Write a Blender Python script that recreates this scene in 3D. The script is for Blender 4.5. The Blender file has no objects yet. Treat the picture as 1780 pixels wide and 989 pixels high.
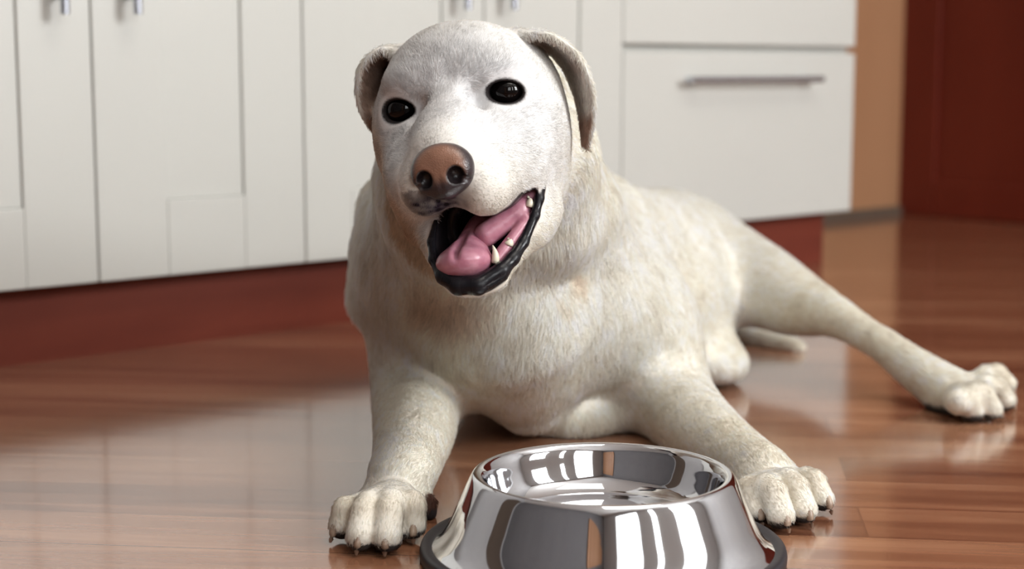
import bpy, math
import numpy as np
from mathutils import Vector, Matrix

# ------------------------------------------------------------------ camera, light, exposure
C = bpy.context.scene.collection
SC = bpy.context.scene
F, H, HOR = 2800.0, 0.35, 120.0               # focal length in pixels, eye height, horizon row
PITCH = math.atan((494.5 - HOR) / F)
cam = bpy.data.cameras.new('camera')
cam_o = bpy.data.objects.new('camera', cam); C.objects.link(cam_o)
cam.sensor_width = 36; cam.lens = 36 * F / 1780
cam_o.location = (0, 0, H); cam_o.rotation_euler = (math.pi / 2 - PITCH, 0, 0)
cam.clip_start = 0.05
cam.dof.use_dof = True; cam.dof.focus_distance = 1.23; cam.dof.aperture_fstop = 4.6
SC.camera = cam_o
SC.view_settings.view_transform = 'Standard'; SC.view_settings.look = 'None'
SC.view_settings.gamma = 1; SC.view_settings.exposure = 0.33
SC.view_settings.use_curve_mapping = False
SC.cycles.use_denoising = True
SC.cycles.max_bounces = 8; SC.cycles.diffuse_bounces = 6; SC.cycles.glossy_bounces = 5
SC.cycles.sample_clamp_indirect = 6

# room frame: U runs along the cabinet fronts, N points from them into the room
A0 = np.array([-0.607, 1.879])
U2 = np.array([0.7465, 0.6654]); N2 = np.array([0.6654, -0.7465])
ANG = math.atan2(U2[1], U2[0])
def room(u, n, z): 
    p = A0 + u * U2 + n * N2
    return (float(p[0]), float(p[1]), float(z))

world = bpy.data.worlds.new('daylight'); SC.world = world; world.use_nodes = True
bg = world.node_tree.nodes['Background']
sky = world.node_tree.nodes.new('ShaderNodeTexSky'); sky.sky_type = 'HOSEK_WILKIE'; sky.turbidity = 6
world.node_tree.links.new(sky.outputs[0], bg.inputs[0]); bg.inputs[1].default_value = 1.0

ROOM_N, ROOM_U0, ROOM_U1, ROOM_Z = 3.3, -2.2, 2.57, 2.3
WINDOWS = [(-1.55, -0.55, 0.75, 2.0), (-0.12, 0.10, 0.75, 2.0), (0.75, 1.75, 0.75, 2.0)]   # u0, u1, z0, z1 in the wall opposite the cabinets
WIN_POWER = [20, 12, 80]
def area(name, loc, sx, sz, power, color, direction):
    l = bpy.data.lights.new(name, 'AREA'); l.shape = 'RECTANGLE'; l.size = sx; l.size_y = sz
    l.energy = power; l.color = color
    o = bpy.data.objects.new(name, l); C.objects.link(o); o.location = loc
    o.rotation_euler = Vector(direction).to_track_quat('-Z', 'Y').to_euler()
    return o
for (a, b, c, d), pw in zip(WINDOWS, WIN_POWER):
    area('window_daylight', room((a + b) / 2, ROOM_N + 0.10, (c + d) / 2), b - a, d - c, pw, (0.968, 0.984, 0.99), (-N2[0], -N2[1], 0))
area('ceiling_fill_light', room(0.2, 1.6, ROOM_Z - 0.08), 1.1, 1.1, 17, (1.0, 0.95, 0.87), (0, 0, -1))  # unseen fill light added below the ceiling to brighten upward faces

# ------------------------------------------------------------------ helpers
def W(px, py, Y):
    """the point seen at pixel (px, py) standing Y metres in front of the camera's foot"""
    c = np.array([px - 890.0, F, -(py - 494.5)]) / F
    d = np.array([c[0], c[1] * math.cos(PITCH) + c[2] * math.sin(PITCH), -c[1] * math.sin(PITCH) + c[2] * math.cos(PITCH)])
    t = Y / d[1]
    return np.array([d[0] * t, Y, H + d[2] * t])
def WZ(px, py, z):
    c = np.array([px - 890.0, F, -(py - 494.5)]) / F
    d = np.array([c[0], c[1] * math.cos(PITCH) + c[2] * math.sin(PITCH), -c[1] * math.sin(PITCH) + c[2] * math.cos(PITCH)])
    t = (z - H) / d[2]
    return np.array([d[0] * t, d[1] * t, z])
def on_plane(px, py, n0):
    """room coordinates (u, z) where pixel (px, py) meets the vertical plane n = n0"""
    a = W(px, py, 1.0); d = a - np.array([0, 0, H])
    o = (np.array([0, 0]) - A0) @ N2; dn = d[:2] @ N2
    t = (n0 - o) / dn
    p = np.array([0, 0, H]) + d * t
    return float((p[:2] - A0) @ U2), float(p[2])

def mesh_obj(name, verts, faces, mat, parent=None, smooth=True, loc=None, rotz=0.0):
    me = bpy.data.meshes.new(name)
    me.from_pydata([tuple(v) for v in verts], [], [tuple(f) for f in faces]); me.update()
    if mat is not None: me.materials.append(mat)
    if smooth: me.polygons.foreach_set('use_smooth', [True] * len(me.polygons))
    o = bpy.data.objects.new(name, me); C.objects.link(o)
    if parent: o.parent = parent
    if loc is not None: o.location = loc
    o.rotation_euler = (0, 0, rotz)
    return o
def tag(o, label=None, cat=None, group=None, kind=None):
    if label: o['label'] = label
    if cat: o['category'] = cat
    if group: o['group'] = group
    if kind: o['kind'] = kind
    return o
def empty(name, loc, rz=0.0):
    o = bpy.data.objects.new(name, None); C.objects.link(o); o.location = loc; o.rotation_euler = (0, 0, rz)
    o.empty_display_size = 0.05
    return o
def bevel(o, w, seg=2):
    m = o.modifiers.new('bevel', 'BEVEL'); m.width = w; m.segments = seg; m.limit_method = 'ANGLE'
    return o
class MB:
    def __init__(s): s.v = []; s.f = []
    def box(s, x0, x1, y0, y1, z0, z1):
        n = len(s.v)
        s.v += [(x0, y0, z0), (x1, y0, z0), (x1, y1, z0), (x0, y1, z0), (x0, y0, z1), (x1, y0, z1), (x1, y1, z1), (x0, y1, z1)]
        s.f += [(n, n+3, n+2, n+1), (n+4, n+5, n+6, n+7), (n, n+1, n+5, n+4), (n+1, n+2, n+6, n+5), (n+2, n+3, n+7, n+6), (n+3, n, n+4, n+7)]
        return s
    def tube(s, pts, r, seg=16):
        pts = [Vector(p) for p in pts]; n0 = len(s.v); k = len(pts)
        rr = r if hasattr(r, '__len__') else [r] * k
        for i, p in enumerate(pts):
            t = (pts[min(i + 1, k - 1)] - pts[max(i - 1, 0)]).normalized()
            a = Vector((0, 0, 1)) if abs(t.z) < 0.9 else Vector((0, 1, 0))
            x = t.cross(a).normalized(); y = t.cross(x)
            for j in range(seg):
                q = 2 * math.pi * j / seg
                s.v.append(tuple(p + rr[i] * (math.cos(q) * x + math.sin(q) * y)))
        for i in range(k - 1):
            for j in range(seg):
                s.f.append((n0 + i*seg + j, n0 + i*seg + (j+1) % seg, n0 + (i+1)*seg + (j+1) % seg, n0 + (i+1)*seg + j))
        s.f.append(tuple(n0 + j for j in range(seg))[::-1]); s.f.append(tuple(n0 + (k-1)*seg + j for j in range(seg)))
        return s
    def build(s, name, mat, parent=None, smooth=False, **kw): return mesh_obj(name, s.v, s.f, mat, parent, smooth, **kw)

# ------------------------------------------------------------------ materials
def mat(name, color=(0.8, 0.8, 0.8), rough=0.5, metal=0.0, spec=0.5, **kw):
    m = bpy.data.materials.new(name); m.use_nodes = True
    b = m.node_tree.nodes['Principled BSDF']
    b.inputs['Base Color'].default_value = (*color, 1); b.inputs['Roughness'].default_value = rough
    b.inputs['Metallic'].default_value = metal; b.inputs['Specular IOR Level'].default_value = spec
    for k, v in kw.items(): b.inputs[k.replace('_', ' ')].default_value = v
    return m
def nodes(m): return m.node_tree.nodes, m.node_tree.links, m.node_tree.nodes['Principled BSDF']
def noisy(m, c1, c2, scale=(4, 4, 4), detail=4, bump=0.0, coord='Object', rot=0.0):
    N, L, b = nodes(m)
    tc = N.new('ShaderNodeTexCoord'); mp = N.new('ShaderNodeMapping'); mp.inputs['Scale'].default_value = scale
    mp.inputs['Rotation'].default_value = (0, 0, rot)
    nz = N.new('ShaderNodeTexNoise'); nz.inputs['Detail'].default_value = detail; nz.inputs['Scale'].default_value = 1
    cr = N.new('ShaderNodeValToRGB'); cr.color_ramp.elements[0].color = (*c1, 1); cr.color_ramp.elements[1].color = (*c2, 1)
    cr.color_ramp.elements[0].position = 0.3; cr.color_ramp.elements[1].position = 0.7
    L.new(tc.outputs[coord], mp.inputs[0]); L.new(mp.outputs[0], nz.inputs[0]); L.new(nz.outputs[0], cr.inputs[0]); L.new(cr.outputs[0], b.inputs['Base Color'])
    if bump:
        bp = N.new('ShaderNodeBump'); bp.inputs['Strength'].default_value = bump; bp.inputs['Distance'].default_value = 0.002
        L.new(nz.outputs[0], bp.inputs['Height']); L.new(bp.outputs[0], b.inputs['Normal'])
    return m

M_white = noisy(mat('cabinet_lacquer', rough=0.38), (0.515, 0.515, 0.485), (0.54, 0.54, 0.508), (2, 2, 2))
M_mahog = noisy(mat('mahogany', rough=0.42, spec=0.3), (0.095, 0.011, 0.005), (0.15, 0.021, 0.010), (2.5, 2.5, 0.7), 6)
M_plinth = noisy(mat('plinth_wood', rough=0.5, spec=0.3), (0.12, 0.022, 0.012), (0.185, 0.038, 0.021), (3, 3, 14), 6)
M_tan = noisy(mat('tan_wood', rough=0.5), (0.36, 0.18, 0.090), (0.42, 0.22, 0.115), (6, 6, 1), 6)
M_chrome = mat('brushed_nickel', (0.55, 0.57, 0.63), 0.25, 1.0)
M_dark = mat('dark_brown_board', (0.10, 0.07, 0.05), 0.8)  # plain dark brown for the back baseboard and the dark panel
M_wall = noisy(mat('wall_paint', rough=0.9), (0.40, 0.39, 0.385), (0.44, 0.43, 0.42), (3, 3, 3))
M_char = noisy(mat('charcoal_paint', rough=0.8), (0.15, 0.145, 0.15), (0.17, 0.165, 0.17), (3, 3, 3))
M_ceil = mat('ceiling_paint', (0.75, 0.74, 0.71), 0.9)
M_top = noisy(mat('worktop_stone', rough=0.3), (0.12, 0.10, 0.09), (0.2, 0.17, 0.15), (40, 40, 40))
M_frame = mat('window_paint', (0.8, 0.8, 0.78), 0.4)
M_curtain = noisy(mat('curtain_cloth', rough=0.95), (0.16, 0.12, 0.09), (0.22, 0.17, 0.13), (30, 30, 2))
M_steel = mat('polished_steel', (0.72, 0.735, 0.77), 0.045, 1.0)
M_rubber = mat('black_rubber', (0.018, 0.017, 0.022), 0.45)

def wood_floor():
    m = mat('laminate_floor', rough=0.16, spec=0.5, Coat_Weight=0.7, Coat_Roughness=0.10, Coat_IOR=1.45)
    N, L, b = nodes(m)
    tc = N.new('ShaderNodeTexCoord'); mp = N.new('ShaderNodeMapping')
    mp.inputs['Rotation'].default_value = (0, 0, -math.atan2(N2[1], N2[0]))      # texture X along the planks
    L.new(tc.outputs['Object'], mp.inputs[0])
    br = N.new('ShaderNodeTexBrick'); br.offset = 0.37; br.inputs['Scale'].default_value = 1.0
    br.inputs['Brick Width'].default_value = 0.95; br.inputs['Row Height'].default_value = 0.085
    br.inputs['Mortar Size'].default_value = 0.0012; br.inputs['Mortar Smooth'].default_value = 0.4; br.inputs['Bias'].default_value = 0
    br.inputs['Color1'].default_value = (0.0, 0.0, 0.0, 1); br.inputs['Color2'].default_value = (1, 1, 1, 1); br.inputs['Mortar'].default_value = (0.5, 0.5, 0.5, 1)
    L.new(mp.outputs[0], br.inputs[0])
    ms = N.new('ShaderNodeMapping'); ms.inputs['Scale'].default_value = (2.2, 30, 1); L.new(mp.outputs[0], ms.inputs[0])
    nz = N.new('ShaderNodeTexNoise'); nz.inputs['Scale'].default_value = 1.0; nz.inputs['Detail'].default_value = 7; nz.inputs['Roughness'].default_value = 0.6; nz.inputs['Distortion'].default_value = 0.6
    L.new(ms.outputs[0], nz.inputs[0])
    ad = N.new('ShaderNodeMath'); ad.operation = 'MULTIPLY_ADD'; ad.inputs[1].default_value = 0.22; L.new(br.outputs['Color'], ad.inputs[0]); L.new(nz.outputs[0], ad.inputs[2])
    cr = N.new('ShaderNodeValToRGB'); e = cr.color_ramp.elements
    e[0].position = 0.30; e[0].color = (0.095, 0.033, 0.018, 1); e[1].position = 0.85; e[1].color = (0.37, 0.185, 0.105, 1)
    x = e.new(0.58); x.color = (0.245, 0.105, 0.056, 1)
    L.new(ad.outputs[0], cr.inputs[0])
    mx = N.new('ShaderNodeMix'); mx.data_type = 'RGBA'; mx.inputs['B'].default_value = (0.07, 0.025, 0.015, 1)
    mu = N.new('ShaderNodeMath'); mu.operation = 'MULTIPLY'; mu.inputs[1].default_value = 0.6
    L.new(br.outputs['Fac'], mu.inputs[0]); L.new(mu.outputs[0], mx.inputs['Factor']); L.new(cr.outputs[0], mx.inputs['A']); L.new(mx.outputs['Result'], b.inputs['Base Color'])
    bp = N.new('ShaderNodeBump'); bp.inputs['Strength'].default_value = 0.12; bp.inputs['Distance'].default_value = 0.001
    L.new(nz.outputs[0], bp.inputs['Height']); L.new(bp.outputs[0], b.inputs['Normal']); L.new(bp.outputs[0], b.inputs['Coat Normal'])
    return m
M_floor = wood_floor()

# ------------------------------------------------------------------ room shell
def struct(mb, name, m, **kw):
    o = mb.build(name, m, **kw); o['kind'] = 'structure'; return o
RO = dict(loc=(float(A0[0]), float(A0[1]), 0), rotz=ANG)       # room frame: x = u, y = -n
DOOR_N = 0.042                                                 # door fronts stand this far in front of the plinth
BACK_N = -0.50
T = 0.12
struct(MB().box(ROOM_U0 - T, ROOM_U1 + T, -ROOM_N - 0.3, -BACK_N + T, -0.06, 0), 'floor', M_floor, **RO)
struct(MB().box(ROOM_U0 - T, ROOM_U1 + T, -ROOM_N - 0.3, -BACK_N + T, ROOM_Z, ROOM_Z + 0.06), 'ceiling', M_ceil, **RO)
struct(MB().box(ROOM_U0 - T, ROOM_U1 + T, -BACK_N, -BACK_N + T, 0, ROOM_Z), 'wall_back', M_wall, **RO)
struct(MB().box(1.45, ROOM_U1, -BACK_N - 0.012, -BACK_N, 0, ROOM_Z), 'trim_1', M_tan, **RO)
struct(MB().box(ROOM_U0 - T, ROOM_U0, -ROOM_N - 0.2, -BACK_N, 0, ROOM_Z), 'wall_left', M_char, **RO)
struct(MB().box(ROOM_U1, ROOM_U1 + T, -ROOM_N - 0.2, -BACK_N, 0, ROOM_Z), 'wall_right', M_wall, **RO)
wf = MB(); us = [ROOM_U0 - T] + [x for w in WINDOWS for x in w[:2]] + [ROOM_U1 + T]
for i in range(0, len(us), 2): wf.box(us[i], us[i+1], -ROOM_N - 0.2, -ROOM_N, 0, ROOM_Z)
for (a, b, c, d) in WINDOWS: wf.box(a, b, -ROOM_N - 0.2, -ROOM_N, 0, c); wf.box(a, b, -ROOM_N - 0.2, -ROOM_N, d, ROOM_Z)
struct(wf, 'wall_front', M_wall, **RO)
for i, (a, b, c, d) in enumerate(WINDOWS):
    m = MB(); w = 0.035
    m.box(a, a + w, -ROOM_N - 0.08, -ROOM_N, c, d).box(b - w, b, -ROOM_N - 0.08, -ROOM_N, c, d).box(a + w, b - w, -ROOM_N - 0.08, -ROOM_N, c, c + w).box(a + w, b - w, -ROOM_N - 0.08, -ROOM_N, d - w, d)
    struct(m, 'window_%d' % (i + 1), M_frame, **RO)
struct(MB().box(1.74, ROOM_U1, -BACK_N - 0.022, -BACK_N - 0.012, 0, 0.020), 'baseboard_back', M_dark, **RO)
d2 = MB().box(ROOM_U0, ROOM_U0 + 0.04, -3.15, -2.45, 0.0, 1.75)      # unseen brown door, added behind the camera for the bowl to reflect
for (ya, yb, za, zb_) in ((-3.05, -2.55, 0.12, 0.80), (-3.05, -2.55, 0.92, 1.65)): d2.box(ROOM_U0 + 0.04, ROOM_U0 + 0.05, ya, yb, za, zb_)
struct(d2, 'added_door_brown', M_tan, **RO)
d3 = MB().box(-2.05, -1.35, -BACK_N - 0.04, -BACK_N, 0.0, 1.8).box(-1.97, -1.43, -BACK_N - 0.05, -BACK_N - 0.04, 0.1, 1.7)  # unseen dark panel added on the back wall for the bowl to reflect
struct(d3, 'added_dark_panel', M_dark, **RO)
# mahogany door in the right wall
dr = MB(); y0, y1 = -0.62, 0.49
dr.box(ROOM_U1 - 0.05, ROOM_U1, y0, y1, 0.0, 1.9)
for (ya, yb) in ((y1 - 0.10, y1), (y0, y0 + 0.10)): dr.box(ROOM_U1 - 0.062, ROOM_U1 - 0.05, ya, yb, 0.0, 1.9)
dr.box(ROOM_U1 - 0.062, ROOM_U1 - 0.05, y0 + 0.10, y1 - 0.10, 0.0, 0.085); dr.box(ROOM_U1 - 0.062, ROOM_U1 - 0.05, y0 + 0.10, y1 - 0.10, 1.78, 1.9)
door1 = struct(dr, 'door_1', M_mahog, **RO); bevel(door1, 0.004)

# ------------------------------------------------------------------ kitchen cabinets
_, ZB = on_plane(640, 446, DOOR_N)                              # lower edge of the doors
def uu(px, py=250): return on_plane(px, py, DOOR_N)[0]
ZT = 0.72; THK = 0.018; GAP = 0.0022
def cabinet(name, label, u0, u1, group=None):
    root = empty(name, room(u0, DOOR_N, 0), ANG)
    tag(root, label, 'cabinet', group)
    w = u1 - u0
    MB().box(0.0005, w - 0.0005, THK + 0.001, 0.50, ZB + 0.002, ZT).build('body', M_dark if False else M_white, root)
    return root
def shaker(root, name, x0, x1, z0, z1, sl=0.07, sr=0.07, rail=0.07):
    o = MB(); d = 0.0042
    o.box(x0, x0 + sl, 0, THK, z0, z1).box(x1 - sr, x1, 0, THK, z0, z1)
    o.box(x0 + sl, x1 - sr, 0, THK, z0, z0 + rail).box(x0 + sl, x1 - sr, 0, THK, z1 - rail, z1)
    o.box(x0 + sl, x1 - sr, d, THK - 0.002, z0 + rail, z1 - rail)
    dd = o.build(name, M_white, root); bevel(dd, 0.0016, 2); return dd
def bar_handle(parent, p0, p1, out=0.028, r=0.0055):
    p0, p1 = Vector(p0), Vector(p1); d = (p1 - p0).normalized()
    m = MB().tube([p0 + Vector((0, -out, 0)) - d * 0.012, p1 + Vector((0, -out, 0)) + d * 0.012], r)
    for p in (p0 + d * 0.01, p1 - d * 0.01): m.tube([p, p + Vector((0, -out, 0))], r * 0.85)
    h = m.build('handle', M_chrome, parent, smooth=True)
    e = h.modifiers.new('edge', 'EDGE_SPLIT'); return h

edge = [uu(-300), uu(165), uu(529, 250), uu(842, 100), uu(1083, 100), uu(1484, 200)]
zdh = on_plane(100, 30, DOOR_N)[1]
hand_px = [94, 220, 791, 872]
doors = []
labels = ['white shaker cabinet at the far left edge, its handle beside the next one',
          'wide white shaker cabinet left of the dog, between two dark door gaps',
          'white cabinet right behind the dog\'s image-left ear',
          'white cabinet behind the dog\'s head, next to the drawer unit']
for i in range(4):
    root = cabinet('base_cabinet', labels[i], edge[i], edge[i+1], 'white kitchen base cabinets')
    w = edge[i+1] - edge[i]
    if i == 0: sl, sr = 0.07, edge[1] - uu(39, 250)
    elif i == 1: sl, sr = uu(290, 340) - edge[1], edge[2] - uu(425, 250)
    elif i == 2: sl, sr = 0.075, 0.075
    else: sl, sr = 0.075, edge[4] - uu(1010, 100)
    rail = on_plane(357, 343, DOOR_N)[1] - ZB
    dd = shaker(root, 'door', GAP / 2, w - GAP / 2, ZB, ZT - 0.005, sl, sr, rail)
    # handle bottom end
    if True:
        px = hand_px[i]; uh, zh = on_plane(px, 26 if i < 2 else 18, DOOR_N)
        x = uh - edge[i]
        bar_handle(dd, (x, 0, zh + 0.012), (x, 0, zh + 0.16))
root = cabinet('drawer_cabinet', 'white drawer cabinet at the right end of the row, with a long bar handle', edge[4], edge[5])
w = edge[5] - edge[4]
zg0 = on_plane(1300, 91, DOOR_N)[1]; zg1 = on_plane(1300, 79, DOOR_N)[1]
for (z0, z1, hz) in ((ZB, zg0, on_plane(1310, 138, DOOR_N)[1]), (zg1, ZT - 0.005, ZT - 0.07)):
    fr = MB().box(GAP / 2, w - GAP / 2, 0, THK, z0, z1).build('drawer', M_white, root); bevel(fr, 0.0025, 3)
    ua, ub = on_plane(1187, 140, DOOR_N)[0] - edge[4], on_plane(1400, 136, DOOR_N)[0] - edge[4]
    bar_handle(fr, (ua, 0, hz), (ub, 0, hz))
pl = MB().box(-0.9, on_plane(1430, 420, 0)[0] , 0.0, 0.018, 0.0, ZB + 0.001).build('plinth', M_plinth, **RO)
tag(pl, 'long red-brown wooden plinth board under the white cabinets', 'plinth')
wt = MB().box(edge[0] - 0.01, edge[5] + 0.01, -DOOR_N - 0.02, 0.46, ZT + 0.001, ZT + 0.035).build('worktop', M_top, **RO)
tag(wt, 'dark stone worktop lying on the white cabinets', 'worktop')

# ------------------------------------------------------------------ steel bowl
def lathe(prof, name, m, parent=None, seg=128, closed=False, loc=None):
    v = []; f = []
    for (r, z) in prof:
        for j in range(seg):
            q = 2 * math.pi * j / seg; v.append((r * math.cos(q), r * math.sin(q), z))
    k = len(prof)
    for i in range(k if closed else k - 1):
        for j in range(seg):
            a = i * seg; b = ((i + 1) % k) * seg
            f.append((a + j, a + (j + 1) % seg, b + (j + 1) % seg, b + j))
    return mesh_obj(name, v, f, m, parent, True, loc)
def catmull(P, n=8):
    P = [np.array(p, float) for p in P]; Q = [2 * P[0] - P[1]] + P + [2 * P[-1] - P[-2]]; out = []
    for i in range(1, len(Q) - 2):
        for t in np.linspace(0, 1, n, endpoint=False):
            a, b, c, d = Q[i-1], Q[i], Q[i+1], Q[i+2]
            out.append(0.5 * ((2*b) + (-a+c)*t + (2*a-5*b+4*c-d)*t*t + (-a+3*b-3*c+d)*t**3))
    out.append(P[-1]); return out
BY = 1.133; BX = (1052 - 890) / F * BY
bowl = empty('dog_bowl', (BX, BY, 0.0))
tag(bowl, 'round polished steel dog bowl with black rubber foot ring, in front of the dog', 'bowl')
prof = catmull([(0.1265, 0.0075), (0.1235, 0.0095), (0.1175, 0.0145), (0.1115, 0.0235), (0.1055, 0.0370), (0.0990, 0.0518), (0.0958, 0.0585), (0.0938, 0.0614), (0.0915, 0.0625), (0.0885, 0.0618), (0.0865, 0.0595),
                (0.0845, 0.0555), (0.0815, 0.0455), (0.0775, 0.0360), (0.0715, 0.0300), (0.0640, 0.0275), (0.045, 0.0268), (0.02, 0.0266), (0.0002, 0.0266)], 6)
sh = lathe(prof, 'shell', M_steel, bowl)
so = sh.modifiers.new('solid', 'SOLIDIFY'); so.thickness = 0.0008; so.offset = -1
lathe(catmull([(0.120, 0.0005), (0.1310, 0.0005), (0.1323, 0.0030), (0.1324, 0.0065), (0.1310, 0.0098), (0.1275, 0.0105), (0.1235, 0.0092), (0.1195, 0.0060), (0.120, 0.0005)], 5)[:-1], 'rubber_ring', M_rubber, bowl, closed=True)

# ------------------------------------------------------------------ the dog: implicit body
QH = [math.radians(11), 0.03, 0.172, -0.0465, 1.2656, 0.325]      # head yaw, pitch, roll, position of the mid-eye point
#HEADFIT
def head_matrix(q):
    cy, sy, cp, sp, cr, sr = math.cos(q[0]), math.sin(q[0]), math.cos(q[1]), math.sin(q[1]), math.cos(q[2]), math.sin(q[2])
    Rr = np.array([[cr, 0, sr], [0, 1, 0], [-sr, 0, cr]]).T
    Rp = np.array([[1, 0, 0], [0, cp, sp], [0, -sp, cp]])
    Ry = np.array([[cy, -sy, 0], [sy, cy, 0], [0, 0, 1]])
    return np.diag([1.0, -1.0, 1.0]) @ (Ry @ Rp @ Rr)
HM = head_matrix(QH); HT = np.array(QH[3:6])
def hw(p): return HM @ np.array(p, float) + HT                    # head frame -> world (x image-right, y out of the face, z up)
def hl(P): return (P - HT) @ HM                                   # world -> head frame
WORLD = (np.eye(3), np.zeros(3)); HEAD = (HM, HT)

class Prim:
    """kind, parameters in a frame, smooth radius k, op (+1 union, -1 cut), group used for colour and fur"""
    def __init__(s, kind, frame=WORLD, k=0.02, op=1, grp='body', **p):
        s.kind, s.frame, s.k, s.op, s.grp = kind, frame, k, op, grp
        for a, b in p.items(): setattr(s, a, np.array(b, float) if isinstance(b, (tuple, list)) else b)
        if kind == 'cap': lo = np.minimum(s.a - s.ra, s.b - s.rb); hi = np.maximum(s.a + s.ra, s.b + s.rb)
        elif kind == 'ell':
            if hasattr(s, 'R'): m = np.max(s.r); lo = s.c - m; hi = s.c + m
            else: lo = s.c - s.r; hi = s.c + s.r
        elif kind == 'chain': lo = (s.q[:, :3] - s.q[:, 3:]).min(0); hi = (s.q[:, :3] + s.q[:, 3:]).max(0)
        elif kind == 'poly':
            Q = np.array(s.pts); lo = np.array([Q[:, 0].min(), s.y0, Q[:, 1].min()]); hi = np.array([Q[:, 0].max(), s.y1, Q[:, 1].max()])
        elif kind == 'rib':
            P = np.array(s.pts); w = np.max(np.array(s.w)); lo = P.min(0) - w - 0.01 - abs(s.shear) * w; hi = P.max(0) + w + 0.01 + abs(s.shear) * w
        cs = np.array([[x, y, z] for x in (lo[0], hi[0]) for y in (lo[1], hi[1]) for z in (lo[2], hi[2])])
        cs = cs @ frame[0].T + frame[1]
        s.lo = cs.min(0); s.hi = cs.max(0)
    def d(s, P):
        M, t = s.frame
        if s.frame is not WORLD: P = (P - t.astype(P.dtype)) @ M.astype(P.dtype)
        if s.kind == 'cap':
            ba = s.b - s.a; h = np.clip(((P - s.a) @ ba) / max(ba @ ba, 1e-9), 0, 1)
            q = P - s.a - h[..., None] * ba
            return np.sqrt((q * q).sum(-1)) - (s.ra + (s.rb - s.ra) * h)
        if s.kind == 'ell':
            q = P - s.c
            if hasattr(s, 'R'): q = q @ s.R
            k0 = np.sqrt(((q / s.r) ** 2).sum(-1)); k1 = np.sqrt(((q / (s.r ** 2)) ** 2).sum(-1))
            return k0 * (k0 - 1) / np.maximum(k1, 1e-6)
        if s.kind == 'chain':
            best = None
            for i in range(len(s.q) - 1):
                a, b = s.q[i], s.q[i + 1]; ba = b[:3] - a[:3]; h = np.clip(((P - a[:3]) @ ba) / max(ba @ ba, 1e-9), 0, 1)
                v = P - a[:3] - h[..., None] * ba; e = np.sqrt((v * v).sum(-1)) - (a[3] + (b[3] - a[3]) * h)
                best = e if best is None else combine(best, e, 0.004, 1)
            return best
        if s.kind == 'poly':                                       # an outline in the x-z plane, extruded along y
            Q = np.array(s.pts); X, Z = P[..., 0], P[..., 2]; dd = None; w = np.zeros(X.shape, bool)
            for i in range(len(Q)):
                a, b = Q[i - 1], Q[i]; bx, bz = b - a
                h = np.clip(((X - a[0]) * bx + (Z - a[1]) * bz) / (bx * bx + bz * bz), 0, 1)
                e = (X - a[0] - h * bx) ** 2 + (Z - a[1] - h * bz) ** 2; dd = e if dd is None else np.minimum(dd, e)
                w ^= ((a[1] > Z) != (b[1] > Z)) & (X < bx * (Z - a[1]) / (bz if bz else 1e-9) + a[0])
            dd = np.sqrt(dd) * np.where(w, -1, 1)
            return np.maximum(dd, np.maximum(s.y0 - P[..., 1], P[..., 1] - s.y1))
        if s.kind == 'rib':                                        # a bent strip: polyline in the x-z plane, half widths along y
            pts = np.array(s.pts); w = np.array(s.w); best = None
            for i in range(len(pts) - 1):
                a, b = pts[i], pts[i+1]; yc0, yc1 = a[1], b[1]
                X = P[..., 0] - s.shear * (P[..., 1] - yc0); Z = P[..., 2]
                bx, bz = b[0] - a[0], b[2] - a[2]
                h = np.clip(((X - a[0]) * bx + (Z - a[2]) * bz) / (bx * bx + bz * bz), 0, 1)
                dx = X - a[0] - h * bx; dz = Z - a[2] - h * bz
                yy = np.abs(P[..., 1] - (yc0 + h * (yc1 - yc0))) - (w[i] + h * (w[i+1] - w[i]))
                dd = np.sqrt(dx * dx + dz * dz + np.maximum(yy, 0) ** 2) - s.t
                best = dd if best is None else np.minimum(best, dd)
            return best
def rotm(ax, deg):
    a = math.radians(deg); c, s = math.cos(a), math.sin(a)
    return {'x': np.array([[1,0,0],[0,c,-s],[0,s,c]]), 'y': np.array([[c,0,s],[0,1,0],[-s,0,c]]), 'z': np.array([[c,-s,0],[s,c,0],[0,0,1]])}[ax]
def combine(d, e, k, op):
    if op > 0:
        h = np.maximum(k - np.abs(d - e), 0) / k
        return np.minimum(d, e) - h * h * k * 0.25
    e = -e; h = np.maximum(k - np.abs(d - e), 0) / k
    return np.maximum(d, e) + h * h * k * 0.25

PR = []
def cap(a, b, ra, rb, **k): PR.append(Prim('cap', a=tuple(a), b=tuple(b), ra=ra, rb=rb, **k)); return PR[-1]
def ell(c, r, **k): PR.append(Prim('ell', c=tuple(c), r=tuple(r), **k)); return PR[-1]
def chain(pts, rs, **k):                                          # one limb: a smooth tapering tube through the joints
    q = np.array(catmull([np.r_[p, r] for p, r in zip(pts, rs)], 5)); PR.append(Prim('chain', q=q, **k))

#DOGSTART
# trunk
ell(W(972, 548, 1.70), (0.120, 0.17, 0.118), k=0.03, R=rotm('z', -22))
ell(W(1098, 530, 1.84), (0.110, 0.20, 0.108), k=0.05, R=rotm('z', -24))
ell(W(1145, 462, 2.02), (0.092, 0.15, 0.088), k=0.05, R=rotm('z', -24), grp='rump')
cap(W(1050, 392, 1.68), W(1155, 418, 2.0), 0.045, 0.050, k=0.05)
ell(W(1240, 626, 1.79), (0.037, 0.065, 0.024), k=0.04, grp='belly')
# chest and brisket
ell(W(900, 560, 1.52), (0.105, 0.085, 0.085), k=0.05, grp='chest')
cap(W(895, 570, 1.45), W(922, 697, 1.495), 0.066, 0.027, k=0.032, grp='chest')
ell(W(992, 722, 1.54), (0.050, 0.04, 0.0235), k=0.018, grp='brisket')
ell(W(1040, 706, 1.63), (0.050, 0.05, 0.024), k=0.008, grp='brisket')
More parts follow.
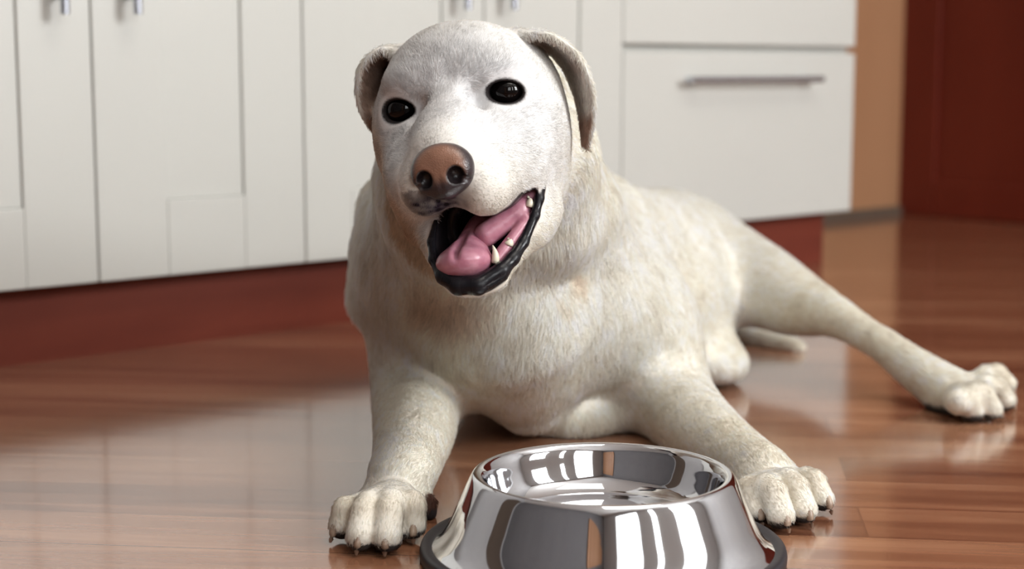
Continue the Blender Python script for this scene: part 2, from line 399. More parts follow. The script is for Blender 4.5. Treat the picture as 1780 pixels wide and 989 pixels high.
# neck
cap(W(955, 415, 1.66), W(835, 270, 1.42), 0.080, 0.076, k=0.04, grp='neck')
cap(W(950, 250, 1.42), W(975, 350, 1.46), 0.034, 0.045, k=0.03, grp='neck')
cap(W(714, 365, 1.52), W(700, 500, 1.52), 0.038, 0.044, k=0.03, grp='neck')
cap(W(880, 470, 1.56), W(810, 360, 1.40), 0.112, 0.070, k=0.05, grp='neck')
cap(W(760, 450, 1.47), W(820, 520, 1.47), 0.062, 0.066, k=0.04, grp='neck')
cap(W(970, 400, 1.50), W(1010, 520, 1.52), 0.052, 0.060, k=0.04, grp='neck')
# shoulders
ell(W(755, 560, 1.53), (0.052, 0.06, 0.070), k=0.04, grp='shoulder')
ell(W(1105, 565, 1.60), (0.054, 0.075, 0.072), k=0.06, grp='shoulder')
# front leg on the image left
chain([W(755, 570, 1.55), W(732, 640, 1.52), W(724, 695, 1.485), W(720, 748, 1.39), W(708, 800, 1.305), W(694, 838, 1.255)], [0.050, 0.044, 0.0405, 0.0345, 0.0275, 0.0250], k=0.028, grp='arm_l')
# front leg on the image right
chain([W(1115, 600, 1.58), W(1150, 660, 1.56), W(1175, 705, 1.52), W(1215, 748, 1.45), W(1255, 778, 1.39), W(1295, 805, 1.335), W(1330, 830, 1.29)], [0.052, 0.044, 0.0395, 0.0345, 0.0290, 0.0250, 0.0240], k=0.036, grp='arm_r')
# hind leg stretched to the image right
chain([W(1215, 450, 2.0), W(1262, 468, 1.95), W(1330, 500, 1.88), W(1385, 527, 1.83), W(1448, 549, 1.77), W(1500, 579, 1.73), W(1545, 607, 1.70), W(1597, 646, 1.665), W(1648, 679, 1.638)],
      [0.061, 0.055, 0.0455, 0.0355, 0.0215, 0.0160, 0.0165, 0.0200, 0.0230], k=0.034, grp='hind')
# tail tip lying behind
chain([W(1250, 560, 2.1), W(1325, 594, 2.03), W(1378, 604, 1.99)], [0.025, 0.015, 0.009], k=0.02, grp='tail')

# toes: (knuckle px, tip px, knuckle z, tip z, radii)
TOES = {}
def toes(key, wrist, spec):
    TOES[key] = []
    for (kx, ky, kz, tx, ty, tz, rk, rt) in spec:
        a = WZ(kx, ky, kz); b = WZ(tx, ty, tz); m = 0.5 * (a + b) + np.array([0, 0, 0.006])
        cap(wrist, a, rk * 1.0, rk, k=0.006, grp=key)
        cap(a, m, rk, rk * 1.0, k=0.0015, grp=key); cap(m, b, rk * 1.0, rt, k=0.0015, grp=key)
        TOES[key].append((m, b, rt))
def floor_paw(c, r, rot, kk=0.012, grp='paw_l'): ell(c, r, k=kk, grp=grp, R=rotm('z', rot))
floor_paw(W(683, 868, 1.238) + [0, 0, -0.004], (0.031, 0.028, 0.0175), 8)
floor_paw(W(1343, 840, 1.278) + [0, 0, -0.004], (0.031, 0.029, 0.0170), -32, grp='paw_r')
floor_paw(W(1668, 688, 1.63) + [0, 0, -0.002], (0.034, 0.030, 0.0230), -60, grp='paw_h')
toes('paw_l', W(688, 855, 1.245), [(610, 886, 0.0220, 594, 914, 0.0120, 0.0102, 0.0100), (642, 878, 0.0285, 627, 931, 0.0128, 0.0108, 0.0110), (679, 875, 0.0300, 672, 933, 0.0128, 0.0110, 0.0112), (716, 876, 0.0270, 717, 913, 0.0125, 0.0102, 0.0100)])
toes('paw_r', W(1335, 838, 1.285), [(1301, 850, 0.0235, 1316, 886, 0.0122, 0.0100, 0.0100), (1333, 847, 0.0290, 1357, 895, 0.0128, 0.0106, 0.0109), (1368, 837, 0.0285, 1397, 886, 0.0128, 0.0105, 0.0107), (1400, 833, 0.0230, 1429, 867, 0.0120, 0.0095, 0.0095)])
toes('paw_h', W(1660, 684, 1.635), [(1666, 697, 0.0240, 1688, 712, 0.0128, 0.0125, 0.0120), (1694, 684, 0.0280, 1722, 711, 0.013, 0.0112, 0.0112), (1712, 669, 0.0310, 1746, 694, 0.015, 0.0110, 0.0108), (1712, 654, 0.0350, 1748, 666, 0.026, 0.0108, 0.0102)])
ell(W(747, 884, 1.232), (0.0060, 0.010, 0.0115), k=0.004, grp='dew')
ell(WZ(664, 918, 0.009), (0.026, 0.020, 0.009), k=0.004, grp='pad'); ell(WZ(1360, 880, 0.009), (0.025, 0.021, 0.009), k=0.004, grp='pad')

# head
S = (-1, 1)
hk = dict(frame=HEAD, grp='head')
ell((0.001, -0.062, 0.005), (0.070, 0.075, 0.0515), k=0.03, **hk)
ell((0, -0.030, 0.020), (0.052, 0.042, 0.040), k=0.02, **hk)
for s in S:
    ell((s*0.031, -0.008, 0.0195), (0.022, 0.018, 0.0135), k=0.015, **hk)
    ell((s*0.052, -0.046, -0.020), (0.026, 0.045, 0.036), k=0.02, **hk)
    ell((s*0.044, -0.065, -0.058), (0.028, 0.045, 0.045), k=0.025, **hk)
    ell((s*0.042, -0.013, 0.000), (0.0185, 0.0145, 0.0155), k=0.010, **hk)
cap((0, -0.010, -0.030), (0.004, 0.061, -0.043), 0.040, 0.031, k=0.02, **hk)
cap((0, -0.005, -0.012), (0.005, 0.071, -0.035), 0.026, 0.019, k=0.015, **hk)
ell((-0.016, 0.060, -0.058), (0.0205, 0.033, 0.0235), k=0.012, **hk)
ell((0.026, 0.055, -0.062), (0.0220, 0.034, 0.0275), k=0.012, **hk)
for s in S:
    ell((s*0.035+0.002, 0.022, -0.056), (0.021, 0.038, 0.026), k=0.015, **hk)
    ell((s*0.040+0.002, -0.016, -0.044), (0.0235, 0.040, 0.030), k=0.03, **hk)
cap(W(950, 135, 1.375), W(958, 265, 1.375), 0.020, 0.030, k=0.022, grp='neck')
cap(W(958, 265, 1.375), W(955, 380, 1.40), 0.030, 0.042, k=0.030, grp='neck')
# lower jaw, cheeks round the open mouth
cap((0, -0.055, -0.095), (0.006, 0.030, -0.122), 0.040, 0.022, k=0.02, **hk)
cap((-0.042, -0.015, -0.078), (-0.006, 0.056, -0.126), 0.019, 0.0150, k=0.012, **hk)
cap((0.046, -0.018, -0.094), (0.018, 0.050, -0.131), 0.018, 0.0125, k=0.012, **hk)
ell((-0.044, -0.004, -0.075), (0.014, 0.034, 0.030), k=0.015, **hk)
ell((0.045, -0.010, -0.086), (0.013, 0.034, 0.032), k=0.028, **hk)
ell((0.008, 0.056, -0.134), (0.0215, 0.0150, 0.0130), k=0.01, **hk)
MPOLY = [(-.017,-.083),(-.002,-.0786),(.0087,-.0806),(.0202,-.0880),(.0323,-.0895),(.0417,-.0850),(.0505,-.0775),(.0574,-.0765),(.0575,-.084),(.052,-.098),(.0418,-.113),(.0336,-.1215),(.0277,-.127),(.0109,-.131),(-.0127,-.126),(-.0217,-.1143),(-.0232,-.1036),(-.0215,-.092)]
MOUTH = [Prim('poly', HEAD, pts=MPOLY, y0=0.002, y1=0.13, k=0.004, op=-1, grp='mouth'), Prim('ell', HEAD, c=(0.008, 0.020, -0.101), r=(0.0240, 0.055, 0.0215), k=0.005, op=-1, grp='mouth')]
PR += MOUTH
LIP = [(.059,.012,-.0765),(.0585,.018,-.084),(.054,.025,-.096),(.0440,.038,-.1140),(.0365,.050,-.1235),(.028,.060,-.1305),(.011,.0700,-.1375),(-.004,.0700,-.1355),(-.0155,.065,-.1275),(-.0235,.055,-.1145),(-.0255,.045,-.102),(-.0215,.036,-.088)]
LIPR = [.0028,.0034,.0036,.0042,.0050,.0062,.0070,.0068,.0056,.0036,.0028,.002]
LIPS = [Prim('cap', HEAD, a=LIP[i], b=LIP[i+1], ra=LIPR[i], rb=LIPR[i+1], k=0.003, grp='lip') for i in range(len(LIP) - 1)]
PR += LIPS
cap((0.003, 0.0205, 0.044), (0.003, 0.0235, 0.022), 0.004, 0.004, k=0.010, frame=HEAD, op=-1, grp='crease')
for s in S: ell((s*0.0215, 0.016, -0.004), (0.005, 0.0075, 0.007), k=0.016, frame=HEAD, op=-1, grp='crease')
EYES = []
for s in S:
    o = ell((s*0.0435, 0.004, 0.0), (0.0138, 0.016, 0.0085), k=0.003, frame=HEAD, op=-1, grp='eye', R=rotm('y', 12 if s > 0 else 6))
    EYES.append(o)
NOSTR = []
ell((0.005, 0.078, -0.047), (0.021, 0.016, 0.021), k=0.006, **hk)
# ears
def spl(P, n=5): return [tuple(p) for p in catmull(P, n)]
def ear(pts, w, t, shear):
    p = spl(pts); ww = [x[0] for x in catmull([(a, 0, 0) for a in w], 5)]
    return Prim('rib', HEAD, k=0.010, grp='ear', pts=p, w=ww, t=t, shear=shear)
EARS = [ear([(0.046, -0.060, 0.044), (0.070, -0.062, 0.036), (0.087, -0.064, 0.016), (0.0935, -0.064, -0.012), (0.0925, -0.062, -0.034), (0.089, -0.058, -0.053)], [0.018, 0.024, 0.026, 0.022, 0.013, 0.001], 0.0026, 0.42),
        ear([(-0.040, -0.062, 0.044), (-0.054, -0.064, 0.050), (-0.070, -0.066, 0.038), (-0.0765, -0.066, 0.016), (-0.0755, -0.062, -0.004), (-0.0710, -0.058, -0.018)], [0.018, 0.024, 0.028, 0.028, 0.020, 0.004], 0.0030, -0.30)]
PR += EARS

def field(P, prims):
    out = np.full(P.shape[:-1], 0.08, P.dtype)
    for q in prims:
        m = 0.012 + q.k
        sel = np.all((P > q.lo - m) & (P < q.hi + m), -1)
        if sel.any(): out[sel] = combine(out[sel], q.d(P[sel]).astype(P.dtype), q.k, q.op)
    return out

def axis(*segs):                                                  # (start, end, step) ...
    a = [np.arange(s, e - 1e-6, h) for s, e, h in segs]; return np.concatenate(a + [[segs[-1][1]]]).astype(np.float32)
def polygonise(prims, ax, ay, az):
    """naive surface nets on a rectilinear grid"""
    g = np.full((len(ax), len(ay), len(az)), 0.08, np.float32)
    for q in prims:
        m = 0.010 + q.k
        i = [slice(max(np.searchsorted(a, q.lo[j] - m) - 1, 0), np.searchsorted(a, q.hi[j] + m) + 1) for j, a in enumerate((ax, ay, az))]
        X = np.stack(np.meshgrid(ax[i[0]], ay[i[1]], az[i[2]], indexing='ij'), -1)
        if X.size == 0: continue
        g[i[0], i[1], i[2]] = combine(g[i[0], i[1], i[2]], q.d(X).astype(np.float32), q.k, q.op)
    g[:, :, 0] = 0.05; ins = g < 0
    n = ins[:-1, :-1, :-1].astype(np.int8)
    cnt = sum(ins[a:ins.shape[0]-1+a, b:ins.shape[1]-1+b, c:ins.shape[2]-1+c].astype(np.int8) for a in (0,1) for b in (0,1) for c in (0,1))
    act = (cnt > 0) & (cnt < 8); I = np.argwhere(act); idx = np.full(act.shape, -1, np.int32); idx[act] = np.arange(len(I))
    cor = [(a, b, c) for a in (0,1) for b in (0,1) for c in (0,1)]
    val = np.stack([g[I[:,0]+a, I[:,1]+b, I[:,2]+c] for a, b, c in cor], 1)
    pos = np.stack([np.stack([ax[I[:,0]+a], ay[I[:,1]+b], az[I[:,2]+c]], 1) for a, b, c in cor], 1)
    acc = np.zeros((len(I), 3)); num = np.zeros(len(I))
    for i in range(8):
        for j in range(i + 1, 8):
            if sum(abs(np.subtract(cor[i], cor[j]))) != 1: continue
            m = (val[:, i] < 0) != (val[:, j] < 0)
            t = val[:, i] / np.where(m, val[:, i] - val[:, j], 1)
            acc[m] += (pos[:, i] + t[:, None] * (pos[:, j] - pos[:, i]))[m]; num[m] += 1
    V = acc / num[:, None]; Fs = []
    for ax_ in range(3):
        s0 = [slice(None)] * 3; s1 = [slice(None)] * 3; s0[ax_] = slice(0, -1); s1[ax_] = slice(1, None)
        a = ins[tuple(s0)]; b = ins[tuple(s1)]; E = np.argwhere(a != b); fl = a[tuple(E.T)]
        o1, o2 = [(1, 2), (2, 0), (0, 1)][ax_]
        ok = (E[:, o1] > 0) & (E[:, o2] > 0) & (E[:, o1] < ins.shape[o1]-1) & (E[:, o2] < ins.shape[o2]-1); E = E[ok]; fl = fl[ok]
        def at(d1, d2):
            e = E.copy(); e[:, o1] -= d1; e[:, o2] -= d2; return idx[tuple(e.T)]
        q = np.stack([at(1, 1), at(0, 1), at(0, 0), at(1, 0)], 1)
        q[~fl] = q[~fl][:, ::-1]; Fs.append(q)
    return V, np.concatenate(Fs)
def np_mesh(name, V, Q, m, parent=None):
    me = bpy.data.meshes.new(name)
    me.vertices.add(len(V)); me.vertices.foreach_set('co', V.astype(np.float32).ravel())
    me.loops.add(Q.size); me.loops.foreach_set('vertex_index', Q.astype(np.int32).ravel())
    me.polygons.add(len(Q)); me.polygons.foreach_set('loop_start', np.arange(0, Q.size, 4, dtype=np.int32))
    me.polygons.foreach_set('use_smooth', np.ones(len(Q), bool))
    me.update(calc_edges=True); me.validate(); me.materials.append(m)
    o = bpy.data.objects.new(name, me); C.objects.link(o)
    if parent: o.parent = parent
    return o
def keep_largest(V, Q):
    lab = np.arange(len(V))
    while True:                                                   # label propagation over quads
        m = lab[Q].min(1); new = lab.copy(); np.minimum.at(new, Q.ravel(), np.repeat(m, 4)); new = new[new]
        if (new == lab).all(): break
        lab = new
    u, c = np.unique(lab, return_counts=True); k = lab == u[c.argmax()]
    mp = np.cumsum(k) - 1
    return V[k], mp[Q[k[Q[:, 0]]]]
V, Q = polygonise(PR, axis((-0.22, -0.17, 0.004), (-0.17, 0.09, 0.0017), (0.09, 0.25, 0.0025), (0.25, 0.40, 0.004), (0.40, 0.56, 0.0025)),
                  axis((1.10, 1.45, 0.0019), (1.45, 2.30, 0.004)),
                  axis((-0.003, 0.10, 0.0025), (0.10, 0.16, 0.004), (0.16, 0.41, 0.0017)))
V, Q = keep_largest(V, Q)
V[:, 2] = np.maximum(V[:, 2], 0.0008)
print('dog verts', len(V))

# vertex colours of coat and skin, with the shade under the chin painted in
def sstep(a, b, x): t = np.clip((x - a) / (b - a), 0, 1); return t * t * (3 - 2 * t)
def vnoise(P, s, seed=0):
    """smooth value noise in numpy"""
    rs = np.random.RandomState(seed); T_ = rs.rand(32, 32, 32); p = P * s + 100; i = np.floor(p).astype(int); f = p - i; f = f * f * (3 - 2 * f); r = 0
    for a in (0, 1):
        for b in (0, 1):
            for c in (0, 1):
                w = (f[:, 0] if a else 1 - f[:, 0]) * (f[:, 1] if b else 1 - f[:, 1]) * (f[:, 2] if c else 1 - f[:, 2])
                r = r + w * T_[(i[:, 0] + a) % 32, (i[:, 1] + b) % 32, (i[:, 2] + c) % 32]
    return r
def blend(col, c, w): col[:] = col * (1 - w[:, None]) + np.array(c) * w[:, None]
def coat_colour(P):
    L_ = hl(P); n = len(P)
    col = np.tile(np.array([0.96, 0.915, 0.815]), (n, 1))
    blend(col, (0.86, 0.77, 0.61), 0.32 * sstep(0.5, 0.75, vnoise(P, 14, 1)))
    dh = np.sqrt(((L_ - [0, 0.0, -0.02]) ** 2).sum(1))
    blend(col, (0.83, 0.83, 0.845), 0.9 * (1 - sstep(0.055, 0.125, dh)))
    # brown shade under the chin painted in; tan smudges: paws between toes, ear roots
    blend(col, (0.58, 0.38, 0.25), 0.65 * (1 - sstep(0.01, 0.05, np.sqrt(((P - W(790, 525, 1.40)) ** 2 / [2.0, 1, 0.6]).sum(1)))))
    for q, r in ((W(972, 525, 1.43), 0.014), (W(1000, 480, 1.43), 0.012)): blend(col, (0.60, 0.44, 0.30), 0.6 * (1 - sstep(0.2 * r, 1.6 * r, np.sqrt(((P - q) ** 2 / [0.6, 4, 1.6]).sum(1)))))
    g = lambda pts, r0, r1: 1 - sstep(r0, r1, np.min([np.sqrt(((P - q) ** 2).sum(1)) for q in pts], 0))
    blend(col, (0.60, 0.50, 0.36), 0.5 * g([t[0] for k in TOES for t in TOES[k]], 0.005, 0.02))
    blend(col, (0.62, 0.46, 0.31), 0.75 * sstep(0.050, 0.066, -L_[:, 0] - 0.3 * (L_[:, 2] + 0.03)) * sstep(-0.01, 0.02, -L_[:, 2]) * (L_[:, 1] > -0.08) * (L_[:, 2] > -0.14))  # tan tone over the image-left cheek only
    # inner ear leather
    for e in EARS:
        de = e.d(P); cx = np.array(e.pts)[:, 0].mean(); side = np.sign(cx)
        body = (de < 0.003) & (side * L_[:, 0] > 0.060)
        Pi = P - 0.003 * (np.array([-side, 0.0, -0.3]) @ HM.T)
        inner = np.zeros(n); inner[body] = (e.d(Pi[body]) < de[body] + 0.0002)
        if side > 0:
            rim = 0.9 * sstep(0.022, 0.032, -L_[:, 2]) + 0.45 * np.exp(-((L_[:, 2] - 0.012) / 0.008) ** 2) * sstep(0.080, 0.088, L_[:, 0])
            blend(col, (0.80, 0.72, 0.66), 0.8 * inner); blend(col, (0.30, 0.14, 0.08), 0.9 * inner * rim)
        else: blend(col, (0.26, 0.14, 0.09), 0.85 * inner)
    # mouth lining and black lips
    dm = np.min([m.d(P) for m in MOUTH], 0)
    blend(col, (0.035, 0.028, 0.032), (1 - sstep(0.0012, 0.0026, dm)))
    dl = np.min([m.d(P) for m in LIPS], 0)
    blend(col, (0.012, 0.011, 0.014), 1 - sstep(0.0012, 0.0028, dl))
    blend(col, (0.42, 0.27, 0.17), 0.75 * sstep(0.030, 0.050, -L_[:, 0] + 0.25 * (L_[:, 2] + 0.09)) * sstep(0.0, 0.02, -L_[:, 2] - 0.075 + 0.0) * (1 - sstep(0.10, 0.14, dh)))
    for e in EYES: blend(col, (0.028, 0.022, 0.022), 1 - sstep(0.0014, 0.0032, e.d(P)))
    blend(col, (0.11, 0.10, 0.11), (0.85 + 0.6 * (vnoise(L_, 260, 9) - 0.3)) * (1 - sstep(0.012, 0.036, np.sqrt(((L_ - [-0.006, 0.086, -0.070]) ** 2).sum(1)))) * (L_[:, 2] < -0.058))
    blend(col, (0.10, 0.045, 0.03), 1 - sstep(0.0, 0.003, [q for q in PR if q.grp == 'dew'][0].d(P)))
    # pads under the paws
    low = (P[:, 2] < 0.009) & ((P[:, 1] < 1.32) | (P[:, 0] > 0.40))
    blend(col, (0.03, 0.028, 0.032), 0.95 * low)
    return col
def skin_material(name, fur=False):
    m = mat(name, (0.8, 0.75, 0.65), 0.75, spec=0.25); N, L, b = nodes(m)
    a = N.new('ShaderNodeAttribute'); a.attribute_name = 'coat'; L.new(a.outputs['Color'], b.inputs['Base Color'])
    r = N.new('ShaderNodeMapRange'); r.inputs['To Min'].default_value = 0.22; r.inputs['To Max'].default_value = 0.78; L.new(a.outputs['Alpha'], r.inputs[0]); L.new(r.outputs[0], b.inputs['Roughness'])
    return m
M_coat = skin_material('cream_coat')
dog = np_mesh('dog', V, Q, M_coat)
tag(dog, 'old cream labrador lying behind the steel bowl, mouth open, one hind leg stretched out', 'dog')
ca = dog.data.attributes.new('coat', 'FLOAT_COLOR', 'POINT')
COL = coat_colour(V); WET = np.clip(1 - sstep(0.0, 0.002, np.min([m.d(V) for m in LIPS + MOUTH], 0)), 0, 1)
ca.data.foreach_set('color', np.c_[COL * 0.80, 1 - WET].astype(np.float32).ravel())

# eyes, nose, tongue, teeth, claws
M_eye = mat('eyeball', (0.003, 0.002, 0.002), 0.06, spec=0.3)
def uv_sphere(c, r, name, m, parent, seg=32, frame=HEAD, R=None):
    v = []; f = []
    for i in range(seg // 2 + 1):
        for j in range(seg):
            t = math.pi * i / (seg // 2); q = 2 * math.pi * j / seg
            p = np.array([r[0] * math.sin(t) * math.cos(q), r[1] * math.sin(t) * math.sin(q), r[2] * math.cos(t)])
            if R is not None: p = R @ p
            v.append(frame[0] @ (np.array(c) + p) + frame[1])
    for i in range(seg // 2):
        for j in range(seg): f.append((i*seg+j, i*seg+(j+1) % seg, (i+1)*seg+(j+1) % seg, (i+1)*seg+j))
    return mesh_obj(name, v, f, m, parent)
for s in S: uv_sphere((s*0.0420, -0.0070, 0.0), (0.0135, 0.0125, 0.0125), 'eye', M_eye, dog)

def sub_sdf(name, prims, m, lo, hi, h, frame=HEAD):
    """a small implicit part, meshed in its own frame and placed with it"""
    V_, Q_ = polygonise(prims, *[axis((lo[i], hi[i], h)) for i in range(3)])
    if np.linalg.det(frame[0]) < 0: Q_ = Q_[:, ::-1]
    return np_mesh(name, V_ @ frame[0].T + frame[1], Q_, m, dog), V_
def P_(kind, k=0.004, op=1, **p): return Prim(kind, WORLD, k, op, **p)
NX = 0.0055
nose_pr = [P_('ell', c=(NX, 0.090, -0.0440), r=(0.0225, 0.0150, 0.0170)), P_('ell', k=0.008, c=(NX, 0.0935, -0.0570), r=(0.0150, 0.0120, 0.0115))]
for s in S: nose_pr += [P_('ell', k=0.006, c=(NX + s*0.0130, 0.0935, -0.0490), r=(0.0098, 0.0105, 0.0125))]
for s in S:
    nose_pr += [P_('ell', k=0.002, op=-1, c=(NX + s*0.0120, 0.1060, -0.0515), r=(0.0062, 0.0100, 0.0068)), P_('cap', k=0.003, op=-1, a=(NX + s*0.0150, 0.1035, -0.0540), b=(NX + s*0.0225, 0.0950, -0.0580), ra=0.0026, rb=0.0020)]
nose_pr += [P_('cap', k=0.0025, op=-1, a=(NX, 0.1085, -0.0420), b=(NX, 0.1065, -0.0700), ra=0.0011, rb=0.0014)]
M_nose = mat('nose_leather', rough=0.30, spec=0.5)
N_, L_n, b_ = nodes(M_nose); a_ = N_.new('ShaderNodeAttribute'); a_.attribute_name = 'coat'; L_n.new(a_.outputs['Color'], b_.inputs['Base Color'])
vo = N_.new('ShaderNodeTexVoronoi'); vo.inputs['Scale'].default_value = 900; bp_ = N_.new('ShaderNodeBump'); bp_.inputs['Strength'].default_value = 0.25; bp_.inputs['Distance'].default_value = 0.0006
L_n.new(vo.outputs['Distance'], bp_.inputs['Height']); L_n.new(bp_.outputs[0], b_.inputs['Normal'])
tcn = N_.new('ShaderNodeTexCoord'); L_n.new(tcn.outputs['Object'], vo.inputs['Vector'])
nose, NV = sub_sdf('nose', nose_pr, M_nose, (-0.026, 0.068, -0.078), (0.038, 0.114, -0.020), 0.0008)
nc = np.tile(np.array([0.23, 0.115, 0.075]), (len(NV), 1))
blend(nc, (0.035, 0.025, 0.027), sstep(0.0145, 0.0195, np.sqrt(((NV[:, 0] - NX) / 1.12) ** 2 + (NV[:, 2] + 0.045) ** 2)))
blend(nc, (0.030, 0.022, 0.025), sstep(0.048, 0.059, -NV[:, 2]))
nd = np.min([p.d(NV) for p in nose_pr if p.op < 0 and p.kind == 'ell'], 0); blend(nc, (0.012, 0.008, 0.009), 1 - sstep(0.0002, 0.0016, nd))
nose.data.attributes.new('coat', 'FLOAT_COLOR', 'POINT').data.foreach_set('color', np.c_[nc, np.ones(len(NV))].astype(np.float32).ravel())

M_tongue = noisy(mat('tongue', rough=0.32, Subsurface_Weight=0.15, Subsurface_Scale=0.01), (0.40, 0.145, 0.205), (0.52, 0.24, 0.30), (120, 120, 120), bump=0.3)
tongue_pr = [P_('ell', c=(0.000, 0.056, -0.1200), r=(0.0215, 0.022, 0.0135), R=rotm('x', 12)), P_('cap', k=0.010, a=(0.006, 0.0, -0.104), b=(0.002, 0.045, -0.115), ra=0.014, rb=0.013),
             P_('cap', k=0.004, op=-1, a=(0.0, 0.035, -0.0965), b=(-0.001, 0.086, -0.116), ra=0.003, rb=0.002)]
sub_sdf('tongue', tongue_pr, M_tongue, (-0.03, -0.03, -0.14), (0.045, 0.09, -0.07), 0.0012)
gum_pr = [P_('cap', a=(0.016, 0.036, -0.104), b=(0.040, 0.020, -0.092), ra=0.0095, rb=0.0085), P_('cap', k=0.006, a=(0.040, 0.020, -0.092), b=(0.0525, 0.012, -0.080), ra=0.0085, rb=0.0045), P_('cap', k=0.004, a=(0.0245, 0.050, -0.122), b=(0.0475, 0.026, -0.098), ra=0.0052, rb=0.0042)]
gum, _ = sub_sdf('gum', gum_pr, M_tongue, (0.0, -0.01, -0.135), (0.065, 0.065, -0.065), 0.0012)
gum['label'] = 'pink gum inside the open cheek'
M_tooth = mat('tooth', (0.75, 0.70, 0.56), 0.25)
for (x, y, z, r, h) in [(0.0240, 0.057, -0.1240, 0.0030, 0.0135), (0.0335, 0.044, -0.1135, 0.0036, 0.0055), (0.0500, 0.022, -0.089, 0.0032, 0.0085)]:
    pts = [hw((x + 0.0012 * math.sin(t * 3), y - 0.001 * t, z + h * t)) for t in np.linspace(0, 1, 7)]
    MB().tube(pts, [r, r, r*0.95, r*0.8, r*0.6, r*0.38, r*0.12], 12).build('tooth', M_tooth, dog, smooth=True)

M_claw = noisy(mat('claw', rough=0.35), (0.16, 0.09, 0.06), (0.46, 0.36, 0.27), (120, 120, 60))
for key in TOES:
    for (m, b, rt) in TOES[key]:
        d = b - m; d[2] = 0; d /= np.linalg.norm(d)
        p0 = b + d * rt * 0.45 + np.array([0, 0, 0.003])
        pts = [p0 + d * 0.0085 * t - np.array([0, 0, 1]) * (p0[2] - 0.0022) * t ** 1.5 for t in np.linspace(0, 1, 8)]
        MB().tube(pts, [0.0036, 0.0036, 0.0035, 0.0033, 0.0030, 0.0026, 0.0019, 0.0008], 12).build('claw', M_claw, dog, smooth=True)

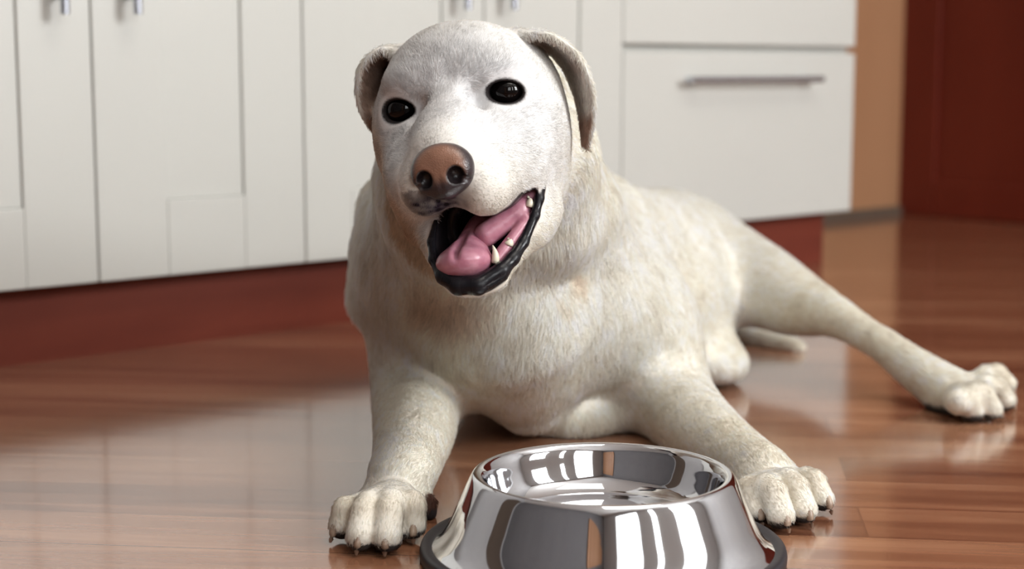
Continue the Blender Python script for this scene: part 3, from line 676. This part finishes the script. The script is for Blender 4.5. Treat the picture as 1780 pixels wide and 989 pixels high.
# ------------------------------------------------------------------ fur: one curves object, strands combed along the body
FUR_N = 520000
def grow_fur():
    rs = np.random.RandomState(4); me = dog.data; nq = len(me.polygons)
    VV = np.zeros(len(me.vertices) * 3, np.float32); me.vertices.foreach_get('co', VV); VV = VV.reshape(-1, 3).astype(float)
    QQ = np.zeros(nq * 4, np.int32); me.polygons.foreach_get('vertices', QQ); QQ = QQ.reshape(-1, 4)
    AR = np.zeros(nq, np.float32); me.polygons.foreach_get('area', AR)
    NN = np.zeros(len(me.vertices) * 3, np.float32); me.vertex_normals.foreach_get('vector', NN); NN = NN.reshape(-1, 3).astype(float)
    ctr = VV[QQ].mean(1); lc = hl(ctr); cc = COL[QQ].mean(1)
    head_d = np.sqrt(((lc - [0, -0.02, -0.03]) ** 2).sum(1))
    view = ctr - [0, 0, H]; facing = (NN[QQ].mean(1) * view).sum(1) / np.linalg.norm(view, axis=1)
    wt = AR * (1 + 1.6 * (1 - sstep(0.07, 0.16, head_d))) * (cc.sum(1) > 0.16) * np.where(facing < 0.35, 1.0, 0.12) * (ctr[:, 2] > 0.004)
    near = np.min([e.d(ctr) for e in EYES] + [m.d(ctr) - 0.0005 for m in MOUTH + LIPS], 0); wt = wt * (near > 0.0028)
    pick = rs.choice(nq, FUR_N, p=wt / wt.sum()); a = rs.rand(FUR_N, 1); b = rs.rand(FUR_N, 1)
    def ip(X): q = X[QQ[pick]]; return (q[:, 0] * (1-a) + q[:, 1] * a) * (1-b) + (q[:, 3] * (1-a) + q[:, 2] * a) * b
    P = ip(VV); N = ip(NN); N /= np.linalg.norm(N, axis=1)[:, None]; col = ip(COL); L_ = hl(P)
    # combing: direction and length per stretch of the body
    D = np.zeros_like(P); Ln = np.zeros(len(P)); Wt = np.zeros(len(P))
    def put(grp, d, ln, soft=0.012):
        dd = np.full(len(P), 9.0)
        for q in PR:
            if q.grp == grp and q.op > 0:
                m = np.all((P > q.lo - 0.05) & (P < q.hi + 0.05), 1); dd[m] = np.minimum(dd[m], q.d(P[m]))
        w = np.exp(-np.clip(dd, 0, 1) / soft) + 1e-12; v = d if d.ndim == 2 else np.tile(d, (len(P), 1))
        v = v / np.linalg.norm(v, axis=1)[:, None]; D[:] += w[:, None] * v; Ln[:] += w * ln; Wt[:] += w
    v3 = lambda *q: np.array(q, float)
    back = v3(0.35, 0.85, -0.45)
    put('body', back, 0.008); put('rump', v3(0.3, 0.6, -0.6), 0.008); put('belly', v3(0.3, 0.5, -0.7), 0.009)
    side = np.clip((P[:, 0] - 0.0) / 0.12, -1, 1)
    dn = np.c_[0.35 * side, 0 * side + 0.25, 0 * side - 1.0]
    put('neck', dn, 0.014); put('chest', dn, 0.012); put('brisket', dn, 0.010); put('shoulder', dn, 0.010)
    put('arm_l', W(690, 850, 1.24) - W(722, 668, 1.50), 0.0065); put('arm_r', W(1335, 835, 1.285) - W(1150, 690, 1.535), 0.0065)
    put('paw_l', v3(-0.05, -1, -0.5), 0.0040, 0.006); put('paw_r', v3(0.6, -0.8, -0.5), 0.0040, 0.006); put('paw_h', v3(0.9, -0.35, -0.4), 0.005, 0.006)
    put('hind', W(1610, 660, 1.655) - W(1250, 460, 1.96), 0.0080); put('tail', v3(1, -0.2, 0), 0.012)
    hb = (L_ - [0.004, 0.115, -0.035]); hb[:, 1] *= 1.3
    put('head', hb @ HM.T, 0.0048, 0.008); put('ear', (v3(0, -0.4, -1.0)) @ HM.T, 0.0055, 0.005)
    D /= Wt[:, None]; Ln /= Wt
    ruff = sstep(0.09, 0.135, -P[:, 0]) * sstep(0.10, 0.14, P[:, 2]) * (P[:, 1] > 1.40); Ln += 0.005 * ruff
    muz = 1 - sstep(0.03, 0.07, np.sqrt(((L_ - [0.004, 0.085, -0.055]) ** 2).sum(1))); Ln *= 1 - 0.40 * muz
    ne = np.min([e.d(P) for e in EYES], 0); Ln *= 0.35 + 0.65 * sstep(0.003, 0.010, ne)
    n3 = lambda s_, k: np.stack([vnoise(P, s_, k + i) for i in range(3)], 1) - 0.5
    D = D / np.linalg.norm(D, axis=1)[:, None] + 0.6 * n3(24, 3) + 0.5 * n3(95, 7) + 0.18 * rs.randn(len(P), 3)
    D -= (D * N).sum(1)[:, None] * N; D /= np.linalg.norm(D, axis=1)[:, None] + 1e-9
    Ln *= 0.65 + 0.7 * rs.rand(len(P)); lift = 0.30 + 0.25 * vnoise(P, 70, 20) + 0.15 * rs.rand(len(P)) + 0.35 * ruff
    k = 4; t = np.linspace(0, 1, k)[None, :, None]
    path = P[:, None] - 0.0006 * N[:, None] + Ln[:, None, None] * (D[:, None] * t + N[:, None] * lift[:, None, None] * (t - 0.62 * t * t))
    path[..., 2] = np.maximum(path[..., 2], 0.0006)
    hc = bpy.data.hair_curves.new('fur'); hc.add_curves([k] * len(P))
    hc.attributes['position'].data.foreach_set('vector', path.astype(np.float32).ravel())
    rad = np.where(Ln < 0.006, 0.00018, 0.00026)[:, None] * np.array([1.0, 0.9, 0.65, 0.2])[None]
    ra = hc.attributes.get('radius') or hc.attributes.new('radius', 'FLOAT', 'POINT'); ra.data.foreach_set('value', rad.astype(np.float32).ravel())
    shade = (0.78 + 0.42 * vnoise(P, 210, 31) * (0.4 + 0.6 * vnoise(P, 60, 37) * 2) + 0.10 * rs.randn(len(P)))[:, None]; col = np.clip(col * shade, 0.01, 0.9)
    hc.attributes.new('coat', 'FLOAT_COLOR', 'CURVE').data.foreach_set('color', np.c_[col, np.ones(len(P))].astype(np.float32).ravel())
    hc.attributes.new('skin_normal', 'FLOAT_VECTOR', 'CURVE').data.foreach_set('vector', N.astype(np.float32).ravel())
    m = mat('fur', rough=0.6, spec=0.25); Nn, L, b = nodes(m)
    at = Nn.new('ShaderNodeAttribute'); at.attribute_name = 'coat'; L.new(at.outputs['Color'], b.inputs['Base Color'])
    an = Nn.new('ShaderNodeAttribute'); an.attribute_name = 'skin_normal'; L.new(an.outputs['Vector'], b.inputs['Normal'])
    tr = Nn.new('ShaderNodeBsdfTranslucent'); mxs = Nn.new('ShaderNodeMixShader'); mxs.inputs[0].default_value = 0.30
    L.new(at.outputs['Color'], tr.inputs['Color']); L.new(b.outputs[0], mxs.inputs[1]); L.new(tr.outputs[0], mxs.inputs[2]); L.new(mxs.outputs[0], Nn['Material Output'].inputs['Surface'])
    hc.materials.append(m)
    o = bpy.data.objects.new('fur', hc); C.objects.link(o); o.parent = dog
grow_fur()
